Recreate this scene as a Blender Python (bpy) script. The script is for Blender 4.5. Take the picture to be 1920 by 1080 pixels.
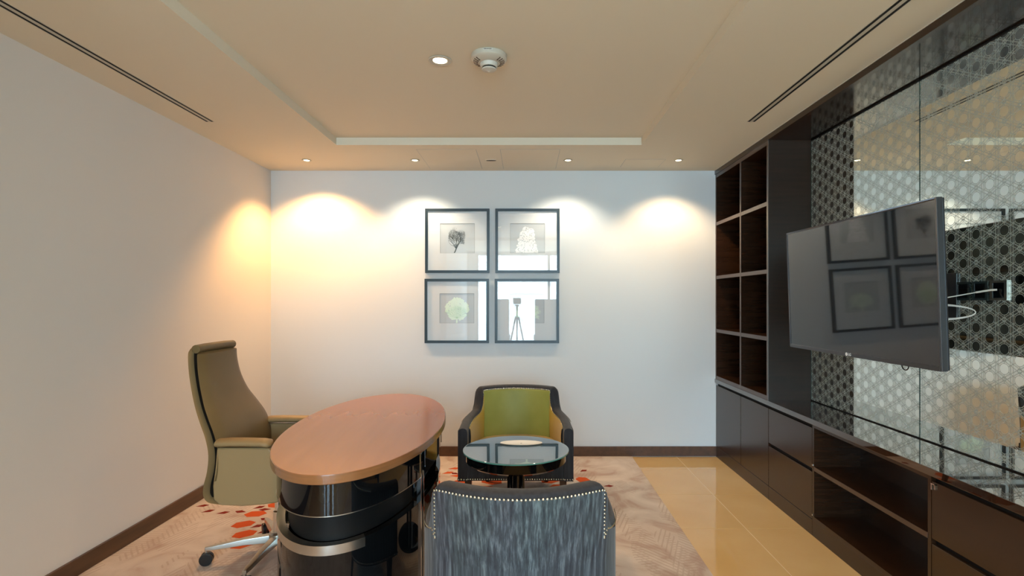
import bpy, bmesh, math, random
from math import sin, cos, pi, radians as R
from mathutils import Vector, Matrix
random.seed(7)
S = bpy.context.scene
C = S.collection
for o in list(bpy.data.objects): bpy.data.objects.remove(o)

# ---------------------------------------------------------------- camera / world / exposure
F = 1030.0                       # focal length in pixels of the 1920 frame
H = 1.476                        # camera height
cam_d = bpy.data.cameras.new('camera'); cam = bpy.data.objects.new('camera', cam_d); C.objects.link(cam)
cam_d.sensor_width = 36; cam_d.lens = F / 1920 * 36
cam_d.shift_x = -25 / 1920; cam_d.shift_y = 23 / 1920
cam_d.clip_start = .02; cam_d.clip_end = 200
cam.location = (0, 0, H); cam.rotation_euler = (R(90), 0, 0)
S.camera = cam
S.view_settings.view_transform = 'Standard'; S.view_settings.look = 'None'
S.view_settings.gamma = 1; S.view_settings.use_curve_mapping = False
S.view_settings.exposure = 0.05
S.cycles.max_bounces = 10; S.cycles.diffuse_bounces = 5; S.cycles.glossy_bounces = 6
S.cycles.transparent_max_bounces = 12; S.cycles.transmission_bounces = 6
S.cycles.sample_clamp_indirect = 6; S.cycles.blur_glossy = .1
S.cycles.use_denoising = True

W = bpy.data.worlds.new('World'); S.world = W; W.use_nodes = True
wn = W.node_tree.nodes; wl = W.node_tree.links
SKY = 25.0
bg = wn['Background']; bg.inputs[1].default_value = SKY
tc = wn.new('ShaderNodeTexCoord'); sx = wn.new('ShaderNodeSeparateXYZ'); rp = wn.new('ShaderNodeValToRGB')
wl.new(tc.outputs['Generated'], sx.inputs[0]); wl.new(sx.outputs[2], rp.inputs[0]); wl.new(rp.outputs[0], bg.inputs[0])
rp.color_ramp.elements[0].position = 0.0; rp.color_ramp.elements[0].color = (.44, .62, .74, 1)
rp.color_ramp.elements[1].position = .5; rp.color_ramp.elements[1].color = (.41, .70, .97, 1)

WARM = (1, .56, .23)
YB = 5.19       # back wall
YR = -3.5       # rear wall with the window
XL = -2.403; XR = 2.14; ZC = 2.70; ZT = 2.758
WX0, WX1, WZ0, WZ1 = -1.24, 1.60, .30, 2.66
pd = bpy.data.lights.new('window_portal', 'AREA'); pd.shape = 'RECTANGLE'; pd.size = WX1 - WX0; pd.size_y = WZ1 - WZ0
pd.cycles.is_portal = True
po = bpy.data.objects.new('window_portal', pd); C.objects.link(po)
po.location = ((WX0 + WX1) / 2, YR - .15, (WZ0 + WZ1) / 2); po.rotation_euler = (R(90), 0, 0)

# ---------------------------------------------------------------- materials
def mat(name, col=(.5, .5, .5), rough=.5, metal=0, spec=.5, ior=1.5, coat=0, coat_rough=.05, noise=None, bump=None, emit=None, sheen=0):
    m = bpy.data.materials.new(name); m.use_nodes = True
    n = m.node_tree.nodes; l = m.node_tree.links; b = n['Principled BSDF']
    b.inputs['Base Color'].default_value = (*col, 1); b.inputs['Roughness'].default_value = rough
    b.inputs['Metallic'].default_value = metal; b.inputs['IOR'].default_value = ior
    b.inputs['Specular IOR Level'].default_value = spec
    b.inputs['Coat Weight'].default_value = coat; b.inputs['Coat Roughness'].default_value = coat_rough
    if sheen: b.inputs['Sheen Weight'].default_value = sheen
    if noise:   # (second colour, scale xyz, detail, lo, hi)
        c2, sc, det, lo, hi = noise
        t = n.new('ShaderNodeTexCoord'); mp = n.new('ShaderNodeMapping'); mp.inputs['Scale'].default_value = sc
        nz = n.new('ShaderNodeTexNoise'); nz.inputs['Scale'].default_value = 1; nz.inputs['Detail'].default_value = det
        cr = n.new('ShaderNodeValToRGB')
        l.new(t.outputs['Object'], mp.inputs[0]); l.new(mp.outputs[0], nz.inputs[0]); l.new(nz.outputs[0], cr.inputs[0])
        cr.color_ramp.elements[0].position = lo; cr.color_ramp.elements[0].color = (*col, 1)
        cr.color_ramp.elements[1].position = hi; cr.color_ramp.elements[1].color = (*c2, 1)
        l.new(cr.outputs[0], b.inputs['Base Color'])
    if bump:    # (scale, strength, distance)
        t = n.new('ShaderNodeTexCoord'); nz = n.new('ShaderNodeTexNoise'); nz.inputs['Scale'].default_value = bump[0]
        nz.inputs['Detail'].default_value = 3
        bp = n.new('ShaderNodeBump'); bp.inputs['Strength'].default_value = bump[1]; bp.inputs['Distance'].default_value = bump[2]
        l.new(t.outputs['Object'], nz.inputs[0]); l.new(nz.outputs[0], bp.inputs['Height']); l.new(bp.outputs[0], b.inputs['Normal'])
    if emit:
        b.inputs['Emission Color'].default_value = (*emit[0], 1); b.inputs['Emission Strength'].default_value = emit[1]
    return m

M = {}
M['wallwarmlit'] = mat('painted_wall_warm_light', (.70, .665, .62), .75, spec=.2, bump=(60, .05, .002))  # same white paint, warm light on the left wall put into the colour
M['wall'] = mat('painted_wall_cool_light', (.68, .71, .72), .75, spec=.2, bump=(60, .05, .002))  # same white paint, cool daylight on the back wall put into the colour
M['ceil'] = mat('painted_ceiling_warm_bounce', (.72, .645, .51), .8, spec=.2)  # white paint with the warm floor bounce put into its colour
M['white'] = mat('white_plastic', (.58, .54, .46), .4)
M['cream'] = mat('cream_metal', (.52, .47, .38), .45)
M['black'] = mat('black_void', (.006, .006, .006), .6, spec=.2)
M['blackplastic'] = mat('black_plastic', (.012, .012, .014), .3)
M['wood'] = mat('espresso_wood', (.024, .010, .004), .24, spec=.55, noise=((.036, .015, .0065), (3, 3, 45), 4, .3, .7))
M['glosswood'] = mat('polished_espresso_wood', (.014, .007, .004), .10, spec=.5, noise=((.03, .014, .008), (3, 3, 45), 4, .3, .7))
M['lowwood'] = mat('satin_espresso_panel', (.018, .009, .005), .3, spec=.12, noise=((.026, .012, .007), (3, 3, 45), 4, .3, .7))
M['woodedge'] = mat('espresso_wood_edge', (.060, .032, .022), .28, spec=.8)
M['counter'] = mat('polished_counter', (.022, .010, .006), .03, spec=.6, coat=1, coat_rough=.01, noise=((.04, .018, .01), (2, 30, 2), 3, .3, .7))
M['counter'].node_tree.nodes['Principled BSDF'].inputs['Coat IOR'].default_value = 1.6
M['walnut'] = mat('walnut_baseboard', (.060, .026, .012), .3, noise=((.11, .05, .022), (25, 3, 25), 4, .3, .7))
M['desktop'] = mat('desk_veneer', (.29, .100, .027), .20, spec=.45, noise=((.33, .122, .037), (14, 1.5, 6), 2, .2, .8))
M['deskedge'] = mat('desk_edge_veneer', (.22, .095, .036), .2, spec=.6, noise=((.30, .13, .05), (6, 2, 60), 3, .3, .7))
M['gloss'] = mat('gloss_black_lacquer', (.003, .004, .005), .03, spec=.5)
M['charcoal'] = mat('charcoal_fabric', (.022, .023, .027), .75, spec=.2, sheen=.12, bump=(220, .2, .002), noise=((.034, .036, .042), (60, 60, 6), 3, .3, .7))
M['chrome'] = mat('chrome', (.75, .76, .76), .10, metal=1)
M['satin'] = mat('brushed_steel', (.55, .54, .50), .28, metal=1)
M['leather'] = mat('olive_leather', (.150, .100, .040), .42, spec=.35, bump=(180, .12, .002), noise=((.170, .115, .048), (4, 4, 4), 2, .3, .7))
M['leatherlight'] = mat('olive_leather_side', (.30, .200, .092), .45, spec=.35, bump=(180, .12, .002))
M['seam'] = mat('dark_seam', (.012, .008, .005), .7)
M['green'] = mat('green_velvet', (.225, .235, .035), .55, noise=((.275, .28, .055), (5, 5, 5), 3, .35, .65), bump=(250, .2, .002), sheen=.2)
M['velvetwarmlit'] = mat('green_velvet_warm_light', (.33, .215, .022), .55, noise=((.38, .25, .03), (5, 5, 5), 3, .35, .65), bump=(250, .2, .002), sheen=.2)  # the green lining velvet, with a warm light cast put into its colour
M['ochre'] = mat('ochre_velvet', (.45, .26, .07), .6, bump=(250, .2, .002))
M['legwood'] = mat('chair_leg_wood', (.035, .014, .007), .25, noise=((.07, .03, .014), (20, 20, 3), 3, .3, .7))
M['nail'] = mat('nailhead_nickel', (.80, .80, .66), .22, metal=1)
M['screen'] = mat('screen_glass', (.018, .019, .022), .035, spec=.6, ior=1.6)
M['frame'] = mat('ink_blue_frame', (.008, .020, .028), .35)
M['mat'] = mat('passepartout', (.76, .78, .79), .8, spec=.2)
M['paper'] = mat('art_paper', (.60, .63, .65), .8, spec=.2)
M['matcut'] = mat('passepartout_bevel', (.36, .38, .38), .8)
M['inkdark'] = mat('print_ink_dark', (.025, .035, .03), .8)
M['inkwhite'] = mat('print_ink_white', (.98, .98, .98), .8)
M['inkgrey'] = mat('print_ink_grey', (.40, .42, .42), .8)
M['inkgreen'] = mat('print_ink_pale_green', (.86, .97, .80), .8)
M['inkgreen2'] = mat('print_ink_mid_green', (.50, .70, .46), .8)
M['tile'] = mat('polished_marble_tile', (.60, .38, .15), .05, spec=.5, noise=((.68, .47, .22), (1.6, 1.6, 1.6), 6, .3, .75))
M['grout'] = mat('grout', (.78, .66, .46), .7)
M['orange'] = mat('orange_pile', (.52, .085, .022), .9, spec=.1)
M['maroon'] = mat('maroon_pile', (.19, .022, .014), .9, spec=.1)
M['lamp'] = mat('lamp_lens', (1, .9, .7), .4, emit=((1, .80, .50), 14))
M['cable'] = mat('white_cable', (.70, .70, .66), .4)
M['rubber'] = mat('black_rubber', (.01, .01, .01), .4)
M['dish'] = mat('white_porcelain', (.85, .87, .86), .2)

def fabric():
    m = bpy.data.materials.new('striated_fabric'); m.use_nodes = True
    n = m.node_tree.nodes; l = m.node_tree.links; b = n['Principled BSDF']
    t = n.new('ShaderNodeTexCoord'); mp = n.new('ShaderNodeMapping'); mp.inputs['Scale'].default_value = (95, 95, 3.2)
    nz = n.new('ShaderNodeTexNoise'); nz.inputs['Scale'].default_value = 1; nz.inputs['Detail'].default_value = 5; nz.inputs['Roughness'].default_value = .65
    cr = n.new('ShaderNodeValToRGB'); e = cr.color_ramp.elements
    e[0].position = .30; e[0].color = (.013, .016, .024, 1); e[1].position = .78; e[1].color = (.195, .228, .245, 1)
    x = e.new(.5); x.color = (.046, .058, .067, 1)
    mp2 = n.new('ShaderNodeMapping'); mp2.inputs['Scale'].default_value = (5, 5, .8)
    nz2 = n.new('ShaderNodeTexNoise'); nz2.inputs['Scale'].default_value = 1; nz2.inputs['Detail'].default_value = 2
    cr2 = n.new('ShaderNodeValToRGB'); e2 = cr2.color_ramp.elements
    e2[0].position = .35; e2[0].color = (.90, .84, .95, 1); e2[1].position = .65; e2[1].color = (.85, 1.0, .98, 1)
    mx = n.new('ShaderNodeMix'); mx.data_type = 'RGBA'; mx.blend_type = 'MULTIPLY'; mx.inputs[0].default_value = 1
    l.new(t.outputs['Object'], mp.inputs[0]); l.new(mp.outputs[0], nz.inputs[0]); l.new(nz.outputs[0], cr.inputs[0])
    l.new(t.outputs['Object'], mp2.inputs[0]); l.new(mp2.outputs[0], nz2.inputs[0]); l.new(nz2.outputs[0], cr2.inputs[0])
    l.new(cr.outputs[0], mx.inputs[6]); l.new(cr2.outputs[0], mx.inputs[7]); l.new(mx.outputs[2], b.inputs['Base Color'])
    b.inputs['Roughness'].default_value = .6; b.inputs['Sheen Weight'].default_value = .15; b.inputs['Specular IOR Level'].default_value = .3
    return m
M['fabric'] = fabric()

def pane(name, ior=1.5, tint=(1, 1, 1)):
    m = bpy.data.materials.new(name); m.use_nodes = True
    n = m.node_tree.nodes; l = m.node_tree.links; n.remove(n['Principled BSDF'])
    fr = n.new('ShaderNodeFresnel'); ge = n.new('ShaderNodeNewGeometry')
    mr = n.new('ShaderNodeMapRange'); mr.inputs['To Min'].default_value = ior; mr.inputs['To Max'].default_value = 1/ior   # same pane from either face
    l.new(ge.outputs['Backfacing'], mr.inputs['Value']); l.new(mr.outputs[0], fr.inputs[0])
    tr = n.new('ShaderNodeBsdfTransparent'); tr.inputs[0].default_value = (*tint, 1)
    gl = n.new('ShaderNodeBsdfGlossy'); gl.inputs['Roughness'].default_value = 0; mx = n.new('ShaderNodeMixShader')
    l.new(fr.outputs[0], mx.inputs[0]); l.new(tr.outputs[0], mx.inputs[1]); l.new(gl.outputs[0], mx.inputs[2])
    l.new(mx.outputs[0], n['Material Output'].inputs[0]); return m
M['pane'] = pane('clear_pane')
M['tableglass'] = mat('table_glass', (.012, .03, .035), .012, spec=1.0, ior=2.1, coat=1, coat_rough=.0)
M['tableglass'].node_tree.nodes['Principled BSDF'].inputs['Coat IOR'].default_value = 1.9
M['glassedge'] = mat('glass_edge', (.10, .30, .27), .08, spec=.8)
M['darkedge'] = mat('dark_glass_edge', (.015, .04, .033), .15)

def math_node(nt, op, a, b=None, c=None):
    q = nt.nodes.new('ShaderNodeMath'); q.operation = op
    for i, v in enumerate((a, b, c)):
        if v is None: continue
        if isinstance(v, (int, float)): q.inputs[i].default_value = v
        else: nt.links.new(v, q.inputs[i])
    return q.outputs[0]

def mirror_mat():
    """mirror with a frosted star lattice: clear discs on a triangular grid, kagome double lines and rosettes between them"""
    m = bpy.data.materials.new('patterned_mirror'); m.use_nodes = True
    nt = m.node_tree; n = nt.nodes; l = nt.links; n.remove(n['Principled BSDF'])
    t = n.new('ShaderNodeTexCoord'); sp = n.new('ShaderNodeSeparateXYZ'); l.new(t.outputs['Object'], sp.inputs[0])
    y, z = sp.outputs[1], sp.outputs[2]
    mn = lambda *a: math_node(nt, *a)
    P = .0875; row = P * math.sqrt(3) / 2      # discs repeat P vertically, columns 'row' apart
    def fam(ax, az, off=0.0):
        # distance (in units of 'row') to the lattice rows of direction normal (ax,az)
        u = mn('ADD', mn('MULTIPLY', y, ax / row), mn('MULTIPLY', z, az / row))
        return mn('ABSOLUTE', mn('SUBTRACT', mn('FRACT', mn('ADD', u, off)), .5))   # .5 on the rows through discs, 0 midway
    fams = [fam(1, 0), fam(.5, math.sqrt(3) / 2), fam(.5, -math.sqrt(3) / 2)]
    # fraction distance from the row through the discs
    def disc_mask(r):
        # rectangular cell of two discs
        def one(oy, oz):
            a = mn('MULTIPLY', mn('SUBTRACT', mn('FRACT', mn('ADD', mn('DIVIDE', y, 2 * row), oy)), .5), 2 * row)
            b = mn('MULTIPLY', mn('SUBTRACT', mn('FRACT', mn('ADD', mn('DIVIDE', z, P), oz)), .5), P)
            return mn('SQRT', mn('ADD', mn('MULTIPLY', a, a), mn('MULTIPLY', b, b)))
        return one
    one = disc_mask(0)
    d = mn('MINIMUM', one(.5, .5), one(0, 0))               # distance to nearest disc centre (a disc sits at y=0,z=0)
    lines = None
    for f in fams:
        a = mn('LESS_THAN', mn('ABSOLUTE', mn('SUBTRACT', f, .085)), .019)   # pair of lines midway between rows
        a = mn('MAXIMUM', a, mn('GREATER_THAN', f, .478))              # single line through the discs
        lines = a if lines is None else mn('MAXIMUM', lines, a)
    ring = mn('LESS_THAN', mn('ABSOLUTE', mn('SUBTRACT', d, .0238)), .0013)
    # rosettes at the midpoints of neighbours: small rings
    def midring(oy, oz):
        a = mn('MULTIPLY', mn('SUBTRACT', mn('FRACT', mn('ADD', mn('DIVIDE', y, 2 * row), oy)), .5), 2 * row)
        b = mn('MULTIPLY', mn('SUBTRACT', mn('FRACT', mn('ADD', mn('DIVIDE', z, P), oz)), .5), P)
        return mn('SQRT', mn('ADD', mn('MULTIPLY', a, a), mn('MULTIPLY', b, b)))
    e = mn('MINIMUM', midring(.5, 0), midring(0, .5))        # vertical-neighbour midpoints
    eye = mn('LESS_THAN', mn('ABSOLUTE', mn('SUBTRACT', e, .0095)), .0022)
    msk = mn('MAXIMUM', mn('MAXIMUM', lines, ring), eye)
    msk = mn('MULTIPLY', mn('MAXIMUM', msk, .24), mn('GREATER_THAN', d, .0228))   # light film between the lines, clear discs
    gl = n.new('ShaderNodeBsdfGlossy'); gl.inputs['Roughness'].default_value = .0; gl.inputs[0].default_value = (.91, .96, .89, 1)
    df = n.new('ShaderNodeBsdfPrincipled'); df.inputs['Base Color'].default_value = (.42, .47, .43, 1); df.inputs['Roughness'].default_value = .5
    mx = n.new('ShaderNodeMixShader'); l.new(mn('MULTIPLY', msk, .85), mx.inputs[0]); l.new(gl.outputs[0], mx.inputs[1]); l.new(df.outputs[0], mx.inputs[2])
    l.new(mx.outputs[0], n['Material Output'].inputs[0]); return m
M['mirror'] = mirror_mat()

def carpet_mat():
    m = bpy.data.materials.new('loop_pile_carpet'); m.use_nodes = True
    nt = m.node_tree; n = nt.nodes; l = nt.links; b = n['Principled BSDF']
    mn = lambda *a: math_node(nt, *a)
    t = n.new('ShaderNodeTexCoord')
    nz = n.new('ShaderNodeTexNoise'); nz.inputs['Scale'].default_value = 3.2; nz.inputs['Detail'].default_value = 7; nz.inputs['Distortion'].default_value = 1.4
    l.new(t.outputs['Object'], nz.inputs[0])
    cr = n.new('ShaderNodeValToRGB'); e = cr.color_ramp.elements
    e[0].position = .33; e[0].color = (.42, .31, .26, 1); e[1].position = .66; e[1].color = (.60, .52, .46, 1)
    x = e.new(.46); x.color = (.52, .44, .385, 1)
    l.new(nz.outputs[0], cr.inputs[0])
    lines = None
    for k, a in enumerate((20, 80, 140)):
        mp = n.new('ShaderNodeMapping'); mp.inputs['Rotation'].default_value = (0, 0, R(a)); l.new(t.outputs['Object'], mp.inputs[0])
        wv = n.new('ShaderNodeTexWave'); wv.inputs['Scale'].default_value = 11; wv.inputs['Distortion'].default_value = .5
        l.new(mp.outputs[0], wv.inputs[0])
        mp2 = n.new('ShaderNodeMapping'); mp2.inputs['Rotation'].default_value = (0, 0, R(a)); mp2.inputs['Scale'].default_value = (4.5, 1.3, 1); mp2.inputs['Location'].default_value = (k * 3.3, 0, 0)
        l.new(t.outputs['Object'], mp2.inputs[0])
        n2 = n.new('ShaderNodeTexNoise'); n2.inputs['Scale'].default_value = 1; n2.inputs['Detail'].default_value = 1; l.new(mp2.outputs[0], n2.inputs[0])
        g = mn('MULTIPLY', mn('GREATER_THAN', wv.outputs[1], .72), mn('GREATER_THAN', n2.outputs[0], .56))
        lines = g if lines is None else mn('MAXIMUM', lines, g)
    mx = n.new('ShaderNodeMix'); mx.data_type = 'RGBA'; mx.inputs[7].default_value = (.36, .27, .22, 1)
    l.new(mn('MULTIPLY', lines, .42), mx.inputs[0]); l.new(cr.outputs[0], mx.inputs[6]); l.new(mx.outputs[2], b.inputs['Base Color'])
    bp = n.new('ShaderNodeBump'); bp.inputs['Strength'].default_value = .35; bp.inputs['Distance'].default_value = .004
    n3 = n.new('ShaderNodeTexNoise'); n3.inputs['Scale'].default_value = 220; l.new(t.outputs['Object'], n3.inputs[0])
    l.new(mn('SUBTRACT', n3.outputs[0], lines), bp.inputs['Height']); l.new(bp.outputs[0], b.inputs['Normal'])
    b.inputs['Roughness'].default_value = .9; b.inputs['Specular IOR Level'].default_value = .15
    return m
M['carpet'] = carpet_mat()

# ---------------------------------------------------------------- mesh helpers
class MB:
    def __init__(s): s.v = []; s.f = []
    def add(s, vs, fs):
        k = len(s.v); s.v += [tuple(p) for p in vs]; s.f += [tuple(i + k for i in f) for f in fs]; return s
    def box(s, x0, x1, y0, y1, z0, z1):
        return s.add([(x0,y0,z0),(x1,y0,z0),(x1,y1,z0),(x0,y1,z0),(x0,y0,z1),(x1,y0,z1),(x1,y1,z1),(x0,y1,z1)],
                     [(0,3,2,1),(4,5,6,7),(0,1,5,4),(1,2,6,5),(2,3,7,6),(3,0,4,7)])
    def loft(s, rings, closed=True, caps=True):
        n = len(rings[0]); vs = [p for r in rings for p in r]; fs = []
        for i in range(len(rings) - 1):
            for j in range(n if closed else n - 1):
                a = i * n + j; b = i * n + (j + 1) % n; fs.append((a, b, b + n, a + n))
        if caps: fs.append(tuple(range(n - 1, -1, -1))); fs.append(tuple(range((len(rings) - 1) * n, len(rings) * n)))
        return s.add(vs, fs)
    def lathe(s, prof, cx=0, cy=0, seg=32, sx=1, sy=1, caps=True):
        return s.loft([[(cx + r * sx * cos(2*pi*j/seg), cy + r * sy * sin(2*pi*j/seg), z) for j in range(seg)] for r, z in prof], caps=caps)
    def tube(s, pts, r, seg=8, r2=None):
        pts = [Vector(p) for p in pts]; rings = []; up = None
        for i, p in enumerate(pts):
            d = (pts[min(i + 1, len(pts) - 1)] - pts[max(i - 1, 0)]).normalized()
            if up is None: up = d.orthogonal().normalized()
            up = (up - d * up.dot(d)).normalized(); sd = d.cross(up)
            rr = r if r2 is None else r + (r2 - r) * i / (len(pts) - 1)
            rings.append([tuple(p + (up * cos(2*pi*j/seg) + sd * sin(2*pi*j/seg)) * rr) for j in range(seg)])
        return s.loft(rings)
    def build(s, name, m, parent=None, loc=(0,0,0), smooth=None, bevel=0, seg=2, rot=None):
        me = bpy.data.meshes.new(name); me.from_pydata(s.v, [], s.f); me.update()
        bm = bmesh.new(); bm.from_mesh(me); bmesh.ops.recalc_face_normals(bm, faces=bm.faces)
        if bevel:
            bmesh.ops.remove_doubles(bm, verts=bm.verts, dist=1e-5)
            es = [e for e in bm.edges if len(e.link_faces) == 2 and e.calc_face_angle(0) > R(28)]
            bmesh.ops.bevel(bm, geom=es, offset=bevel, segments=seg, profile=.5, affect='EDGES', clamp_overlap=True)
        bm.to_mesh(me); bm.free()
        if smooth is None and bevel: smooth = 35
        if smooth:
            me.shade_smooth(); me.set_sharp_from_angle(angle=R(smooth))
        me.materials.append(m)
        o = bpy.data.objects.new(name, me); C.objects.link(o); o.location = loc
        if rot: o.rotation_euler = rot
        if smooth:
            wm = o.modifiers.new('weighted_normals', 'WEIGHTED_NORMAL'); wm.keep_sharp = True; wm.weight = 100
        if parent: o.parent = parent
        return o
def box(*a): return MB().box(*a)
def thing(name, label, cat, loc=(0,0,0), rz=0, group=None, rot=None):
    o = bpy.data.objects.new(name, None); C.objects.link(o); o.location = loc; o.rotation_euler = rot or (0,0,rz)
    o.empty_display_size = .1
    o['label'] = label; o['category'] = cat
    if group: o['group'] = group
    return o
def tag(o, label, cat, group=None):
    o['label'] = label; o['category'] = cat
    if group: o['group'] = group
    return o
def struct(name, mb, m, label=None, **k):
    o = mb.build(name, m, **k); o['kind'] = 'structure'
    if label: o['label'] = label
    return o
def copy_tree(o, parent=None):
    c = o.copy(); C.objects.link(c)
    if parent: c.parent = parent
    for ch in list(o.children): copy_tree(ch, c)
    return c

# ---------------------------------------------------------------- room shell
struct('wall_back', box(XL - .1, XR + .1, YB, YB + .1, 0, 2.9), M['wall'], 'white painted back wall washed by four downlights')
struct('wall_left', box(XL - .1, XL, YR, YB, 0, 2.9), M['wallwarmlit'], 'plain white painted wall on the left')
struct('wall_right', box(XR, XR + .1, YR, YB, 0, 2.9), M['wall'], 'wall behind the dark cabinetry on the right')
rw = MB(); rw.box(XL - .1, WX0, YR - .1, YR, 0, 2.9); rw.box(WX1, XR + .1, YR - .1, YR, 0, 2.9)
rw.box(WX0, WX1, YR - .1, YR, 0, WZ0); rw.box(WX0, WX1, YR - .1, YR, WZ1, 2.9)
struct('wall_rear', rw, M['wall'], 'rear wall with a wide window behind the camera')
struct('wall_light_blocker', box(XL - .1, -1.46, YR, .2, 0, 2.70), M['wall'], 'unseen partition added behind the camera to shade the left wall')  # added out of view to keep window light off the left wall
# ceiling: lower border at ZC with a raised tray at ZT
TX0, TX1, TY0, TY1 = -1.49, .916, -.9, 4.33
cl = MB(); cl.box(XL - .1, TX0, YR - .1, YB + .1, ZC, 2.95); cl.box(TX1, XR + .1, YR - .1, YB + .1, ZC, 2.95)
cl.box(TX0, TX1, TY1, YB + .1, ZC, 2.95); cl.box(TX0, TX1, YR - .1, TY0, ZC, 2.95); cl.box(TX0, TX1, TY0, TY1, ZT, 2.95)
struct('ceiling', cl, M['ceil'], 'white plaster ceiling with a raised rectangular tray, warm bounce put into its colour')
# floor slab, tiles and carpet
struct_floor = struct('floor', box(XL - .1, XR + .1, YR - .1, YB + .1, -.12, -.0015), M['grout'], 'floor of beige polished tiles beside the carpet')
ys = [YB] + [4.79 - .62 * k for k in range(15)]
def tile_mesh(x0, x1, y0, y1):
    return box(x0 + .0015, x1 - .0015, y0 + .0015, y1 - .0015, -.012, 0).build('tile', M['tile'], struct_floor, bevel=.0008, seg=1)
for i in range(len(ys) - 1):
    for x0, x1 in ((.95, 1.427), (1.427, 1.815)):
        y0, y1 = max(ys[i + 1], YR), min(ys[i], YB)
        if y1 - y0 > .05: tile_mesh(x0, x1, y0, y1)
for i in range(len(ys) - 1):
    y0, y1 = max(ys[i + 1], YR), min(ys[i], YB)
    if y1 - y0 < .05 or y0 > 1.15: continue
    for k in range(6):
        x1 = .95 if k == 0 else .827 - .6*(k - 1); x0 = .827 if k == 0 else max(XL, .827 - .6*k)
        tile_mesh(x0, x1, y0, y1)
CXE = 1.003; CY0 = 1.15
carpet = box(XL, CXE, CY0, YB, -.001, .006).build('carpet', M['carpet'])
tag(carpet, 'mottled pinkish beige carpet with orange and maroon geometric motifs', 'carpet')
# baseboards
struct('baseboard_left', box(XL, XL + .018, YR, YB - .018, .0065, .100), M['walnut'], 'dark walnut baseboard along left wall', bevel=.003)
struct('baseboard_back', box(XL, 1.80, YB - .018, YB, .006, .098), M['walnut'], 'dark walnut baseboard along back wall', bevel=.003)
# window behind the camera
wf = MB()
for x0, x1 in ((WX0, WX0 + .05), (WX1 - .05, WX1), (.565, .625)): wf.box(x0, x1, YR - .08, YR - .02, WZ0, WZ1)
wf.box(WX0, WX1, YR - .08, YR - .02, WZ0, WZ0 + .05); wf.box(WX0, WX1, YR - .08, YR - .02, WZ1 - .05, WZ1)
win = struct('window_1', wf, M['satin'], 'wide window behind the camera')
for x0, x1 in ((WX0 + .05, .565), (.625, WX1 - .05)):
    box(x0, x1, YR - .055, YR - .049, WZ0 + .05, WZ1 - .05).build('pane', M['pane'], win)

# carpet motifs: flat tufted inlays
def motif(pts, m):
    me = MB(); n = len(pts)
    me.loft([[(x, y, .0055) for x, y in pts], [(x, y, .0066) for x, y in pts]])
    return me.build('motif', m, carpet)
def hexa(cx, cy, ang, L=.135, Wd=.088):
    a = R(ang); p = [(-.5, 0), (-.26, .5), (.26, .5), (.5, 0), (.26, -.5), (-.26, -.5)]
    return [(cx + cos(a) * x * L - sin(a) * y * Wd, cy + sin(a) * x * L + cos(a) * y * Wd) for x, y in p]
def kite(cx, cy, ang, L=.085, Wd=.05):
    a = R(ang); p = [(-.5, 0), (.1, .5), (.5, 0), (.1, -.5)]
    return [(cx + cos(a) * x * L - sin(a) * y * Wd, cy + sin(a) * x * L + cos(a) * y * Wd) for x, y in p]
for cx, cy, an in ((-1.857, 3.78, 8), (-1.85, 3.605, 30), (-1.766, 3.455, 38), (-1.70, 3.31, 50), (-1.78, 3.945, -8), (-1.62, 3.86, 30)):
    motif(hexa(cx, cy, an, .15, .10), M['orange'])
for cx, cy, an in ((-2.308, 3.93, 20), (-2.21, 3.83, 35), (-2.09, 3.80, 25), (-1.98, 3.82, 170), (-1.89, 3.90, 40), (-1.745, 3.69, 160),
                   (-1.747, 3.575, 40), (-1.66, 3.49, 40), (-1.85, 4.01, 10), (-1.83, 3.86, 190), (-1.60, 3.62, 20), (-1.62, 3.34, 60)):
    motif(kite(cx, cy, an), M['maroon'])
for k in range(10):      # rosette under the seating group
    a = 36 * k + 4; cx, cy = -.02, 4.30
    motif(hexa(cx + .30 * cos(R(a)), cy + .30 * sin(R(a)), a, .20, .13), M['orange'])
    motif(hexa(cx + .53 * cos(R(a + 18)), cy + .53 * sin(R(a + 18)), a + 108, .15, .10), M['orange'])
    motif(kite(cx + .68 * cos(R(a)), cy + .68 * sin(R(a)), a), M['maroon'])
for cx, cy, an in ((-.62, 4.80, 10), (-.66, 4.68, 30), (-.58, 4.60, 0), (-.63, 4.45, 15)): motif(kite(cx, cy, an, .11, .06), M['orange'])

# ---------------------------------------------------------------- ceiling fittings
def downlight(x, y, z, label, power, size, col=WARM, blend=.6, rad=.035, sc=1.0, tilt=0, group=None):
    t = thing('downlight', label, 'downlight', (x, y, z), group=group)
    tr = MB().lathe([(.030*sc, -.001), (.046*sc, -.001), (.050*sc, -.004), (.048*sc, -.007), (.034*sc, -.007), (.030*sc, -.004)], seg=32, caps=False)
    tr.v += []; tr.build('trim_ring', M['cream'], t, smooth=40)
    MB().lathe([(.031*sc, -.001), (.031*sc, -.0035), (.001, -.004)], seg=28).build('lamp_lens', M['lamp'], t, smooth=40)
    ld = bpy.data.lights.new('lamp_beam', 'SPOT'); ld.energy = power; ld.color = col; ld.spot_size = R(size); ld.spot_blend = blend; ld.shadow_soft_size = rad
    lo = bpy.data.objects.new('lamp_beam', ld); C.objects.link(lo); lo.parent = t; lo.location = (0, 0, -.045); lo.rotation_euler = (R(tilt), 0, 0)
    return t
YD = 4.79
downlight(-1.907, YD, ZC, 'small lit downlight nearest the left corner above the back wall', 130, 122, (1, .50, .17), tilt=8, sc=.8)
downlight(-.963, YD, ZC, 'small lit downlight beside the access panel, left of the picture group', 38, 116, (1, .84, .62), tilt=8, sc=.8)
downlight(.372, YD, ZC, 'small lit downlight just right of the two access panels', 32, 116, (1, .86, .66), tilt=8, sc=.8)
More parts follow.
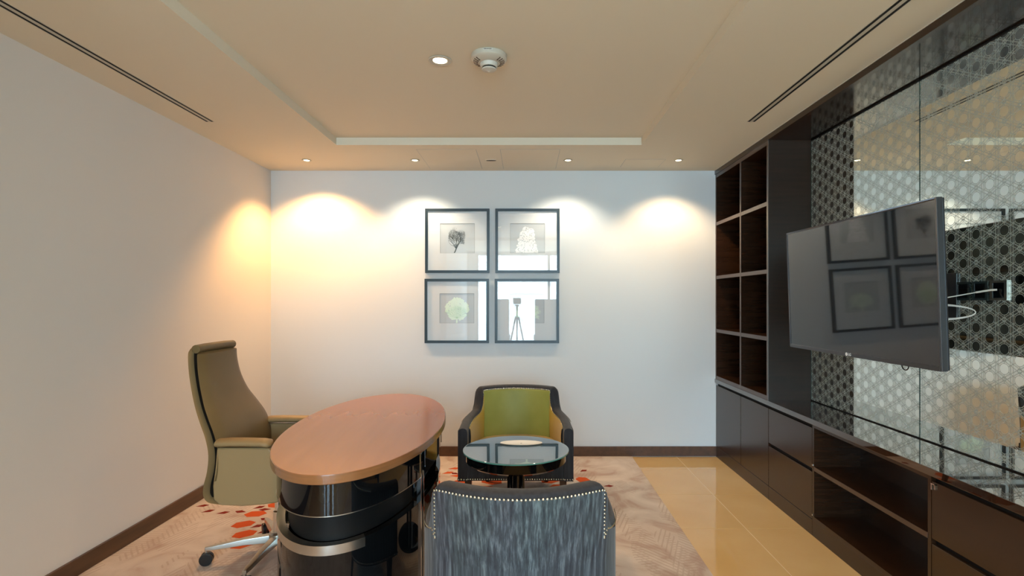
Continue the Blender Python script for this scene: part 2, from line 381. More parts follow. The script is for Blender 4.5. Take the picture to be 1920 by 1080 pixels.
downlight(1.335, YD, ZC, 'small lit downlight nearest the bookshelf', 48, 116, (1, .68, .38), tilt=8, sc=.8)
downlight(-.455, 2.93, ZT, 'larger lit downlight in the ceiling tray left of the smoke detector', 45, 110, sc=1.25, blend=1, rad=.06)
downlight(-.455, .75, ZT, 'unseen downlight added for warm light, in the ceiling tray nearer the camera', 135, 140, sc=1.25, blend=1, rad=.08)  # added out of view to warm the left wall and the room
downlight(1.33, .9, ZC, 'unseen downlight added for warm light, in the right ceiling border', 45, 140, blend=1, rad=.08)  # added out of view for more warm light

def slot(x, y0, y1, label):
    t = thing('slot_diffuser', label, 'air diffuser', (x, 0, ZC))
    w = .015
    for s in (-.0175, .0175):
        box(s - w/2, s + w/2, y0, y1, -.0015, .004).build('slot', M['black'], t)
    b = MB(); b.box(-.010, .010, y0, y1, -.002, 0); b.build('center_bar', M['cream'], t)
    for s in (-1, 1):
        box(s*.0265 - .0015, s*.0265 + .0015, y0, y1, -.002, 0).build('edge_rail', M['cream'], t)
    return t
slot(-2.159, -1.4, 3.763, 'long double slot air diffuser along the left wall')
slot(1.546, -1.4, 3.763, 'long double slot air diffuser beside the cabinetry')

def access(x0, x1, y0, y1, label):
    t = thing('access_panel', label, 'ceiling panel', ((x0+x1)/2, (y0+y1)/2, ZC)); w, h = (x1-x0)/2, (y1-y0)/2
    box(-w, w, -h, h, -.0006, .002).build('joint', M['matcut'], t)
    box(-w+.003, w-.003, -h+.003, h-.003, -.0016, .002).build('panel', M['ceil'], t)
access(-.885, -.40, 4.455, 5.11, 'flush square ceiling access panel, left one of the pair')
access(-.205, .283, 4.455, 5.11, 'flush square ceiling access panel, right one of the pair')
access(.87, 1.22, 4.77, 5.05, 'small faint flush ceiling panel near the bookshelf')
t = thing('sprinkler_cover', 'small dark oval sprinkler slot between the ceiling panels', 'sprinkler', (-.298, 4.79, ZC))
MB().lathe([(.05, 0), (.05, -.003), (.044, -.005), (.001, -.006)], seg=28, sy=.55).build('cover', M['ceil'], t, smooth=50)
MB().lathe([(.043, -.004), (.043, -.007), (.001, -.0072)], seg=24, sy=.28).build('opening', M['black'], t)

t = thing('smoke_detector', 'round cream smoke detector hanging under the ceiling tray', 'smoke detector', (-.19, 2.87, ZT))
MB().lathe([(.088, 0), (.093, -.004), (.093, -.026), (.088, -.032), (.070, -.040), (.052, -.044), (.046, -.046)], seg=48).build('base', M['cream'], t, smooth=35)
MB().lathe([(.047, -.040), (.045, -.060), (.040, -.066), (.03, -.067)], seg=40).build('collar', M['white'], t, smooth=35)
MB().lathe([(.035, -.066), (.035, -.074)], seg=32).build('sensor_opening', M['black'], t, smooth=35)
MB().lathe([(.037, -.073), (.039, -.076), (.036, -.080), (.012, -.084), (.004, -.090), (.001, -.090)], seg=32).build('sensor_cap', M['white'], t, smooth=30)
vent = MB()
for k in range(26):
    a = 2*pi*k/26
    if abs(sin(a)) < .75:
        c, s_ = cos(a), sin(a); r0, r1 = .058, .082; w = .0022
        zz = lambda r: -.0325 - (.088 - r) * .30 - .0075
        vent.loft([[(c*r0 - s_*w, s_*r0 + c*w, -.0425), (c*r0 + s_*w, s_*r0 - c*w, -.0425), (c*r0 + s_*w, s_*r0 - c*w, -.046), (c*r0 - s_*w, s_*r0 + c*w, -.046)],
                   [(c*r1 - s_*w, s_*r1 + c*w, -.034), (c*r1 + s_*w, s_*r1 - c*w, -.034), (c*r1 + s_*w, s_*r1 - c*w, -.0375), (c*r1 - s_*w, s_*r1 + c*w, -.0375)]])
vent.build('vent_rib', M['walnut'], t)['kind'] = 'stuff'
lb = MB(); lb.box(-.026, .026, -.0945, -.090, -.016, -.006); lb.build('rating_label', M['white'], t)
lb = MB()
for k in range(6): lb.box(-.019 + k*.0066, -.0148 + k*.0066, -.0952, -.094, -.0125, -.0085)
lb.build('label_print', M['black'], t)['kind'] = 'stuff'
MB().lathe([(.003, -.022), (.003, -.018)], cx=0, cy=-.0935, seg=10).build('indicator_light', M['white'], t)

# ---------------------------------------------------------------- cabinetry on the right wall
XF = 1.80; XM = 2.114; ZK = .735
YA, Y1, Y2, Y3, Y4, Y5 = YB, 4.59, 4.066, 3.446, 2.436, 1.40
def carcass(t, y0, y1, open_front=False):
    """local origin at (XF, y0, 0); y runs towards the back wall"""
    L = y1 - y0
    b = MB(); b.box(0, .31, .001, L - .001, .0, .10); b.build('plinth', M['wood'], t, bevel=.001, seg=1)
    if open_front:
        for a in (.001, L - .021): box(0, .31, a, a + .020, .10, .70).build('side_panel', M['wood'], t)
        box(.290, .31, .021, L - .021, .10, .70).build('back_panel', M['wood'], t)
        box(0, .29, .021, L - .021, .10, .124).build('bottom_board', M['wood'], t)
        box(.0, .29, .021, L - .021, .680, .70).build('top_board', M['wood'], t)
        box(.001, .29, .021, L - .021, .413, .437).build('shelf', M['wood'], t)
        box(-.002, .002, .021, L - .021, .413, .437).build('shelf_lip', M['woodedge'], t)
    else:
        box(.021, .31, .001, L - .001, .10, .70).build('carcass', M['black'], t)
base1 = thing('cabinet', 'dark two-door base cabinet under the bookshelf by the back wall', 'cabinet', (XF, Y2, 0))
carcass(base1, Y2, YA)
for y0, y1 in ((0, Y1 - Y2), (Y1 - Y2, YA - Y2)):
    box(0, .020, y0 + .003, y1 - .003, .103, .675).build('door', M['wood'], base1, bevel=.0012, seg=1)
def drawers(y0, y1, label):
    t = thing('drawer_cabinet', label, 'cabinet', (XF, y0, 0)); carcass(t, y0, y1)
    L = y1 - y0
    for z0, z1 in ((.103, .398), (.422, .675)):
        box(0, .020, .003, L - .003, z0, z1).build('drawer', M['wood'], t, bevel=.0012, seg=1)
    return t
d1 = drawers(Y3, Y2, 'dark two-drawer cabinet between the door cabinet and the open shelves')
media = thing('open_shelf_cabinet', 'dark open media cabinet with one middle shelf below the television', 'cabinet', (XF, Y4, 0))
carcass(media, Y4, Y3, True)
for yy, zz in ((Y3 - Y4 - .012, .44), (Y3 - Y4 - .012, .128)):
    box(-.004, .006, yy, yy + .010, zz, zz + .009).build('shelf_clip', M['chrome'], media)
d2 = drawers(Y5, Y4, 'dark two-drawer cabinet nearest the camera with a small chrome catch')
cat = thing('tmp', 'x', 'x'); bpy.data.objects.remove(cat)
cc = MB(); cc.box(-.006, .004, Y4 - Y5 - .030, Y4 - Y5 - .004, .664, .668); cc.box(-.006, .004, Y4 - Y5 - .030, Y4 - Y5 - .026, .645, .668); cc.box(-.007, .004, Y4 - Y5 - .012, Y4 - Y5 - .006, .640, .664)
cc.build('catch', M['chrome'], d2)
ct = box(XF - .012, XM + .024, Y5, YB, .700, ZK).build('countertop', M['counter'], bevel=.002, seg=2)
tag(ct, 'long polished dark wood countertop over the base cabinets', 'countertop')

# bookshelf tower
bs = thing('bookshelf', 'tall dark built-in bookshelf of eight square niches by the back wall', 'bookshelf', (XF, Y2, ZK))
L = YB - Y2; HB = 2.66 - ZK
for y0, y1, nm in ((.0, .024, 'side_panel'), (L - .020, L, 'side_panel')):
    box(.0, .314, y0, y1, 0, HB).build(nm, M['lowwood'] if y0 == 0 else M['wood'], bs)
mid = Y1 - Y2
box(.001, .30, mid - .012, mid + .012, .024, HB).build('divider', M['wood'], bs)
box(.296, .314, .024, L - .020, 0, HB).build('back_panel', M['wood'], bs)
zs = [0.0] + [z - ZK for z in (1.175, 1.675, 2.180)] + [HB - .03]
for y0, y1 in ((.024, mid - .012), (mid + .012, L - .020)):
    for z in zs:
        s_ = box(.0, .296, y0, y1, z, z + .030).build('shelf', M['wood'], bs)
        box(-.003, .001, y0, y1, z, z + .030).build('edge_band', M['woodedge'], s_)
for a, b_ in ((0, .024), (mid - .012, mid + .012), (L - .020, L)):
    box(-.004, .001, a, b_, 0, HB).build('front_stile', M['woodedge'], bs)
# canopy above
cn = thing('canopy', 'dark glossy soffit board running above the mirror and bookshelf', 'soffit board', (XF, Y5, 2.66))
box(-.012, .018, 0, YB - Y5, 0, .036).build('fascia', M['wood'], cn)
box(.018, .334, 0, YB - Y5, .001, .036).build('underside', M['glosswood'], cn)
box(-.014, -.004, 0, YB - Y5, .0362, .0398).build('top_trim', M['white'], cn)
tag(box(XF, XM + .024, Y5 - .03, Y5, 0, 2.696).build('end_panel', M['wood']), 'dark end panel closing the cabinetry, nearest the camera', 'panel')

# patterned mirrors
ym = [Y2 - .002, 2.946, 1.88, Y5 + .002]
for i, lab in enumerate(('patterned mirror panel beside the bookshelf', 'patterned mirror panel behind the right half of the television', 'patterned mirror panel nearest the camera')):
    y0, y1 = ym[i + 1] + .0015, ym[i] - .0015
    t = thing('mirror_panel', lab, 'mirror', (XM, 0, ZK))
    box(0, .008, y0, y1, .001, 2.66 - ZK - .001).build('mirror_glass', M['mirror'], t)
    box(-.0022, .006, y1 - .0025, y1 + .0012, .001, 2.66 - ZK - .001).build('glass_edge', M['darkedge'], t)
    box(-.004, .004, y0, y1, 2.66 - ZK - .010, 2.66 - ZK - .001).build('top_channel', M['black'], t)
    box(-.003, .004, y0, y1, .001, .006).build('bottom_channel', M['black'], t)
tag(box(XM + .009, XM + .024, Y5, Y2, ZK, 2.66).build('backing_board', M['black']), 'black backing board behind the patterned mirrors', 'panel')

# ---------------------------------------------------------------- television
tv = thing('television', 'large flat black television angled out from the patterned mirror', 'television', (1.694, 2.846, 1.542), rot=(R(2.0), 0, R(-88.6)))
TW, TH = 1.225, .712
b = MB()
w, h, e = TW/2, TH/2, .010
for x0, x1, z0, z1 in ((-w, -w+e, -h, h), (w-e, w, -h, h), (-w+e, w-e, h-e, h), (-w+e, w-e, -h, -h+.018)):
    b.box(x0, x1, -.026, .0, z0, z1)
b.build('bezel', M['satin'], tv, bevel=.0015, seg=1)
# darken the bezel: thin anodised grey
M['bezel'] = mat('gunmetal_bezel', (.10, .10, .11), .3, metal=.8)
tv.children[0].data.materials[0] = M['bezel']
box(-w+e, w-e, -.023, -.018, -h+.018, h-e).build('screen', M['screen'], tv)
box(-w+.002, w-.002, -.0005, .010, -h+.002, h-.002).build('rear_cover', M['blackplastic'], tv, bevel=.004)
MB().loft([[(-.42, .009, -.30), (.42, .009, -.30), (.42, .009, .12), (-.42, .009, .12)], [(-.38, .055, -.27), (.38, .055, -.27), (.38, .055, .08), (-.38, .055, .08)]]).build('rear_housing', M['blackplastic'], tv, bevel=.006)
fc = bpy.data.curves.new('maker_mark', 'FONT'); fc.body = 'LG'; fc.size = .020; fc.extrude = .0006; fc.align_x = 'CENTER'; fc.align_y = 'CENTER'
fo = bpy.data.objects.new('maker_mark', fc); C.objects.link(fo)
me = bpy.data.meshes.new_from_object(fo.evaluated_get(bpy.context.evaluated_depsgraph_get())); bpy.data.objects.remove(fo)
lg = bpy.data.objects.new('maker_mark', me); C.objects.link(lg); lg.parent = tv; lg.location = (.0, -.0265, -h + .009); lg.rotation_euler = (R(90), 0, 0)
me.materials.clear(); me.materials.append(M['inkwhite'])
MB().lathe([(.009, -.001), (.009, .001)], seg=16).build('maker_roundel', M['inkwhite'], tv, loc=(-.027, -.0262, -h+.009), rot=(R(90),0,0))
MB().tube([(.36 + .022*cos(a), .004, -h - .004 + .022*sin(a)) for a in [R(150 + 20*k) for k in range(13)]], .0028).build('cable_loop', M['rubber'], tv)
mt = thing('wall_mount', 'black articulated television wall mount fixed to the mirror', 'wall mount', (XM, 2.80, 1.50))
box(-.012, .0, -.12, .12, -.11, .11).build('wall_plate', M['blackplastic'], mt, bevel=.002)
MB().tube([(-.02, .02, .04), (-.16, .14, .04), (-.300, .04, .04)], .014).build('arm', M['blackplastic'], mt)
MB().tube([(-.02, .02, -.04), (-.16, .14, -.04), (-.300, .04, -.04)], .014).build('arm', M['blackplastic'], mt)
box(-.362, -.312, -.06, .14, -.10, .10).build('head_plate', M['blackplastic'], mt, bevel=.002)

# outlets on the mirror behind the television
def outlet(y, label, frame, w=.088):
    t = thing('wall_outlet', label, 'wall outlet', (XM, y, 1.520))
    f = MB(); z = .044
    for y0, y1, z0, z1 in ((-w/2, w/2, z-.010, z), (-w/2, w/2, -z, -z+.010), (-w/2, -w/2+.014, -z+.010, z-.010), (w/2-.014, w/2, -z+.010, z-.010)):
        f.box(-.010, -.0004, y0, y1, z0, z1)
    f.build('faceplate', frame, t)
    box(-.008, -.0004, -w/2+.014, w/2-.014, -z+.010, z-.010).build('socket_insert', M['gloss'], t)
    return t
outlet(2.445, 'chrome framed socket with a white cable plugged in, beside the television', M['satin'])
outlet(2.545, 'middle glass framed socket plate behind the television edge', M['tableglass'])
outlet(2.645, 'glass framed socket plate half hidden behind the television', M['tableglass'])
cb = MB()
def bez(p0, p1, p2, p3, n=14):
    p0, p1, p2, p3 = map(Vector, (p0, p1, p2, p3)); return [p0*(1-t)**3 + p1*3*t*(1-t)**2 + p2*3*t*t*(1-t) + p3*t**3 for t in [i/n for i in range(n+1)]]
cb.tube([(2.100, 2.445, 1.523), (2.085, 2.458, 1.522), (2.05, 2.50, 1.512)], .0045)
cb.tube(bez((2.055, 2.495, 1.513), (2.0, 2.56, 1.495), (1.92, 2.62, 1.47), (1.80, 2.72, 1.45)), .0026)
for dz in (0, .006):
    cb.tube(bez((1.80, 2.70, 1.452 - dz), (2.075, 2.37, 1.490 - dz), (2.075, 2.37, 1.360 + dz), (1.80, 2.66, 1.385 + dz), 20), .0024)
cbl = cb.build('power_cable', M['cable'], smooth=60); tag(cbl, 'white cable running from the chrome socket and looping behind the television', 'cable')

# ---------------------------------------------------------------- framed prints
def ribbon(mb, a, b, w0, w1, y=0):
    d = Vector((b[0]-a[0], b[1]-a[1])); L = d.length or 1e-6; nrm = Vector((-d.y, d.x)) / L
    mb.add([(a[0]+nrm.x*w0, y, a[1]+nrm.y*w0), (a[0]-nrm.x*w0, y, a[1]-nrm.y*w0), (b[0]-nrm.x*w1, y, b[1]-nrm.y*w1), (b[0]+nrm.x*w1, y, b[1]+nrm.y*w1)], [(0,1,2,3)])
def branch(mb, p, ang, L, w, depth, spread=28, shrink=.8, rnd=random, bound=None):
    if depth == 0: return
    q = (p[0] + sin(ang)*L, p[1] + cos(ang)*L)
    if bound and not bound(q): return
    ribbon(mb, p, q, w, w*.75)
    for k in ((-1, 1) if rnd.random() < .88 else (-1, 0, 1)):
        branch(mb, q, ang*.97 + k*R(spread)*rnd.uniform(.5, 1.15), L*shrink*rnd.uniform(.75, 1.1), w*.72, depth-1, spread, shrink, rnd, bound)
def leafs(mb, pts, r, rnd):
    for x, z in pts:
        k = rnd.uniform(.6, 1.3)*r; n = 6; a0 = rnd.random()*6
        ps = [(x + cos(a0+2*pi*i/n)*k*rnd.uniform(.6, 1.2), 0, z + sin(a0+2*pi*i/n)*k*rnd.uniform(.6, 1.2)) for i in range(n)]
        mb.add(ps, [tuple(range(n))])
def flat_jitter(mb, y, rnd):
    # overlapping scraps of ink each get their own hair-thin height
    off = {}
    for f in mb.f:
        d = rnd.uniform(0, .0011)
        for i in f: off[i] = d
    mb.v = [(v[0], y - off.get(i, 0), v[2]) for i, v in enumerate(mb.v)]
def picture(px, pz, label, kind):
    rnd = random.Random(kind)
    t = thing('framed_print', label, 'picture', (px, YB, pz), group='square framed tree prints on the back wall')
    o, w = .3025, .025
    fr = MB()
    for x0, x1, z0, z1 in ((-o, -o+w, -o, o), (o-w, o, -o, o), (-o+w, o-w, o-w, o), (-o+w, o-w, -o, -o+w)):
        fr.box(x0, x1, -.030, -.001, z0, z1)
    fr.build('frame', M['frame'], t)
    m_ = MB(); i = o - w; a, z0, z1 = .163, -.115, .165
    for xx0, xx1, zz0, zz1 in ((-i, -a, -i, i), (a, i, -i, i), (-a, a, z1, i), (-a, a, -i, z0)): m_.box(xx0, xx1, -.014, -.010, zz0, zz1)
    m_.build('mat_board', M['mat'], t)
    bv = MB()
    for xx0, xx1, zz0, zz1 in ((-a, -a+.0025, z0, z1), (a-.0025, a, z0, z1), (-a, a, z1-.004, z1), (-a, a, z0, z0+.002)): bv.box(xx0, xx1, -.0135, -.0095, zz0, zz1)
    bv.build('mat_bevel', M['matcut'], t)
    box(-i, i, -.010, -.004, -i, i).build('print_paper', M['paper'], t)
    ar = MB(); ar2 = None
    if kind == 1:
        ink = M['inkdark']
        bound = lambda q: ((q[0]+.005)/.086)**2 + ((q[1]-.030)/.108)**2 < 1
        for p0, a0, L in (((-.012, -.072), -.75, .031), ((-.012, -.072), -.1, .031), ((-.010, -.06), .45, .031), ((-.03, -.045), -.6, .027), ((-.012, -.03), .1, .030), ((.015, -.02), .5, .027), ((-.03, 0), -.5, .022), ((-.015, -.05), .75, .02)):
            branch(ar, p0, a0, L, .0026, 7, 24, .92, rnd, bound)
        ribbon(ar, (-.012, -.075), (-.03, -.03), .0042, .003); ribbon(ar, (-.012, -.075), (.016, -.02), .0042, .003); ribbon(ar, (-.012, -.075), (-.01, .03), .0042, .002)
        ar.v = list(ar.v); ribbon(ar, (-.035, -.118), (-.022, -.10), .004, .005); ribbon(ar, (-.022, -.10), (-.012, -.072), .005, .005)
    elif kind == 2:
        ink = M['inkwhite']; pts = []  # window glare painted into the print: a dark tree drawn white
        while len(pts) < 520:
            x, z = rnd.uniform(-.12, .12), rnd.uniform(-.115, .125); u = (z+.115)/.24
            wd = .116 - .062*u if u < .78 else .068*(max(0, 1 - ((u - .78)/.24)**2))**.5
            x2 = x + .012*(1 - u)
            if abs(x2) < wd*rnd.uniform(.75, 1): pts.append((x, z))
        leafs(ar, pts, .0105, rnd)
        ar2 = MB(); leafs(ar2, [(x, z) for x, z in pts if rnd.random() < .16], .0035, rnd)
    elif kind == 3:
        ink = M['inkgreen']; pts = []
        while len(pts) < 420:
            x, z = rnd.uniform(-.11, .11), rnd.uniform(-.09, .12)
            if (x/.104)**2 + ((z-.018)/.10)**2 < 1 + .12*sin(5*math.atan2(z, x)): pts.append((x, z))
        leafs(ar, pts, .012, rnd)
        ribbon(ar, (-.002, -.125), (0, -.06), .009, .006); ribbon(ar, (-.03, -.124), (.03, -.124), .004, .004)
        ar2 = MB()
        for k in range(9): branch(ar2, (0, -.07), -1.2 + k*.3, .035, .0012, 5, 18, .85, rnd)
    else:
        ink = M['inkgreen']
        for k in range(13): branch(ar, (0, -.082), -1.15 + k*.19, .030, .0042, 7, 15, .88, rnd)
        ribbon(ar, (0, -.13), (0, -.078), .012, .006); ribbon(ar, (-.030, -.128), (.030, -.128), .006, .006)
    flat_jitter(ar, -.0104, rnd); ar.build('tree_print', ink, t)
    if ar2:
        flat_jitter(ar2, -.0118, rnd); ar2.build('tree_print_detail', M['inkgrey'] if kind == 2 else M['inkgreen2'], t)
    box(-i, i, -.020, -.018, -i, i).build('glass_pane', M['pane'], t)
picture((858-985)/198.5, H + (563-452)/198.5, 'framed print of a bare dark branching tree, upper left of the four', 1)
picture((989-985)/198.5, H + (563-452)/198.5, 'framed print of a broad leafy tree whitened by painted window glare, upper right of the four', 2)
picture((857-985)/198.5, H + (563-583)/198.5, 'framed print of a round pale green tree, lower left of the four', 3)
picture((988-985)/198.5, H + (563-583)/198.5, 'framed print of a fan shaped tree mostly hidden by window glare, lower right', 4)

# ---------------------------------------------------------------- oval desk
DC = (-.907, 3.222); DA, DB = .986, .430; DR = math.atan2(-.998, .065) + pi/2   # long axis along local -y
desk = thing('oval_desk', 'oval executive desk with a brown veneer top and glossy black body', 'desk', (DC[0], DC[1], .0068), rz=DR)
def oval(r_in, zs, seg=96, m=None, name=None, smooth=35):
    rings = []
    for ins, z in zs:
        a, b_ = DA - ins - r_in, DB - ins - r_in
        rings.append([(b_*cos(2*pi*j/seg), a*sin(2*pi*j/seg), z) for j in range(seg)])
    return MB().loft(rings)
oval(0, [(.004, .7535), (.001, .7540), (0, .7505), (0, .7180), (.004, .7140), (.03, .7140)]).build('edge_band', M['deskedge'], desk, smooth=50)
oval(0, [(.0045, .7530), (.005, .7546)]).build('desktop', M['desktop'], desk, smooth=40)
KH = .43       # half length of the knee space, open on the sitter's side
def outline(ins, kind, seg=160):
    a, b_ = DA - ins, DB - ins
    P_ = [(b_*cos(2*pi*j/seg), a*sin(2*pi*j/seg)) for j in range(seg)]
    if kind == 'front': return sorted([p for p in P_ if p[1] < -KH - .0*ins], key=lambda p: math.atan2(p[1] + KH, p[0]))
    if kind == 'rear': return sorted([p for p in P_ if p[1] > KH], key=lambda p: math.atan2(p[1] - KH, p[0]))
    R_ = [p for p in P_ if abs(p[1]) <= KH and p[0] > 0]; R_.sort(key=lambda p: p[1])
    return R_ + [(x - .025, y) for x, y in reversed(R_)]
def solid(kind, zs, name, m):
    rings = []
    for ins, z in zs: rings.append([(x, y, z) for x, y in outline(ins, kind)])
    n0 = min(len(r) for r in rings); rings = [r for r in rings if len(r) == n0] if any(len(r) != n0 for r in rings) else rings
    return MB().loft(rings).build(name, m, desk, smooth=40)
for kd in ('front', 'rear', 'side'):
    solid(kd, [(.030, .713), (.030, .572)], {'front': 'upper_band', 'rear': 'upper_band', 'side': 'modesty_panel_band'}[kd], M['gloss'])
    solid(kd, [(.085, .572), (.085, .450)], 'recess', M['black'] if kd != 'side' else M['gloss'])
    solid(kd, [(.034, .450 if kd != 'front' else .412), (.034, .008)], {'front': 'pedestal', 'rear': 'pedestal', 'side': 'modesty_panel'}[kd], M['gloss'])
    solid(kd, [(.040, .010), (.040, 0)], 'foot_plinth', M['black'])
# steel band wrapping the front pedestal up to the visitor side
P_ = [(.0, 0)]
arc = [R(a) for a in range(206, 295, 2)]
def arc_pt(a, ins): return ((DB - ins)*cos(a), (DA - ins)*sin(a))
MB().loft([[(*arc_pt(a, .030), .412), (*arc_pt(a, .030), .4525), (*arc_pt(a, .07), .4525), (*arc_pt(a, .07), .412)] for a in arc]).build('metal_band', M['satin'], desk, smooth=40)
arc = [R(a) for a in range(294, 332, 2)]
MB().loft([[(*arc_pt(a, .034), .412), (*arc_pt(a, .034), .4525), (*arc_pt(a, .07), .4525), (*arc_pt(a, .07), .412)] for a in arc]).build('band_end', M['gloss'], desk, smooth=40)
MB().loft([[(*arc_pt(R(a), .029), .572), (*arc_pt(R(a), .029), .5755), (*arc_pt(R(a), .05), .5755), (*arc_pt(R(a), .05), .572)] for a in range(206, 331, 2)]).build('band_lip', M['satin'], desk, smooth=40)
def strip(ang, z0, z1, w=.012, ins=.028):
    a, b_ = DA - ins, DB - ins
    p = Vector((b_*cos(ang), a*sin(ang))); tn = Vector((-b_*sin(ang), a*cos(ang))).normalized(); nm = Vector((tn.y, -tn.x))
    q = [p + tn*w/2 + nm*.002, p - tn*w/2 + nm*.002, p - tn*w/2 - nm*.02, p + tn*w/2 - nm*.02]
    MB().loft([[(v.x, v.y, z0) for v in q], [(v.x, v.y, z1) for v in q]]).build('metal_strip', M['chrome'], desk)
strip(R(-29.5), 0, .713, .009); strip(R(-27), .0, .600, .009)
strip(R(14), .572, .713)

# ---------------------------------------------------------------- round glass side table
rt = thing('side_table', 'round glass-topped side table between the two armchairs', 'side table', (-.055, 3.23, .0068))
MB().lathe([(.285, .588), (.3055, .588), (.3095, .590), (.3095, .5955), (.3055, .597), (.001, .597)], seg=96).build('glass_top', M['tableglass'], rt, smooth=40)
MB().lathe([(.3085, .5885), (.3102, .5885), (.3102, .5955), (.3085, .5955)], seg=96, caps=False).build('glass_edge', M['glassedge'], rt, smooth=40)
MB().lathe([(.001, .5875), (.292, .5875), (.292, .535), (.27, .520), (.001, .520)], seg=72).build('apron', M['gloss'], rt, smooth=40)
for sx_, sy_ in ((-.034, -.02), (.034, -.02), (0, .034), (0, -.045)):
    MB().lathe([(.017, .0), (.017, .52)], cx=sx_, cy=sy_, seg=20).build('column', M['gloss'], rt, smooth=40)
MB().lathe([(.001, .022), (.20, .022), (.215, .014), (.218, 0), (.001, 0)], seg=64).build('foot_plate', M['gloss'], rt, smooth=40)
t = thing('oval_dish', 'thin white oval dish lying on the round glass table', 'dish', (-.025, 3.34, .6035))
MB().lathe([(.001, .0), (.07, .0), (.125, .006), (.128, .0075), (.12, .0072), (.07, .002), (.001, .002)], seg=48, sy=.45).build('plate', M['dish'], t, smooth=60)
MB().lathe([(.006, .002), (.005, .004), (.001, .0042)], seg=12).build('center_dot', M['inkgrey'], t)

# ---------------------------------------------------------------- armchairs
def catmull(P, n):
    out = []
    for i in range(len(P) - 1):
        p0, p1, p2, p3 = P[max(i-1, 0)], P[i], P[i+1], P[min(i+2, len(P)-1)]
        for k in range(n):
            t_ = k/n; out.append(tuple(.5*((2*b_) + (-a+c)*t_ + (2*a-5*b_+4*c-d_)*t_*t_ + (-a+3*b_-3*c+d_)*t_**3) for a, b_, c, d_ in zip(p0, p1, p2, p3)))
    out.append(tuple(P[-1])); return out
# right half path: (x, y, top z, thickness) of the OUTER face, front to back centre
HALF = [(.405, -.320, .574, .066), (.407, -.20, .580, .068), (.405, -.05, .586, .070), (.396, .05, .592, .072), (.378, .135, .600, .074),
        (.356, .200, .618, .076), (.342, .232, .66, .078), (.333, .250, .745, .080), (.322, .264, .776, .080), (.295, .286, .782, .080), (.20, .340, .783, .080), (.10, .374, .783, .080), (0, .386, .783, .080)]
def path():
    h = catmull(HALF, 3)
    return h + [(-x, y, z, w) for x, y, z, w in reversed(h[:-1])]
PTH = path()
def normal2(P, i):
    a, b_ = P[max(i-1, 0)], P[min(i+1, len(P)-1)]
    d_ = Vector((b_[0]-a[0], b_[1]-a[1])).normalized(); return Vector((d_.y, -d_.x))   # outwards
def lean(z): return .045 * max(0, (z - .45) / .33)       # back reclines outward a little towards the top
def shell_pt(i, off, z):
    x, y, zt, w = PTH[i]; n_ = normal2(PTH, i); k = max(0, (y - .15)/.19) if y > .15 else 0
    return (x + n_.x*off, y + n_.y*off + (lean(z) - .045)*min(1, k), z)
ZB = .205
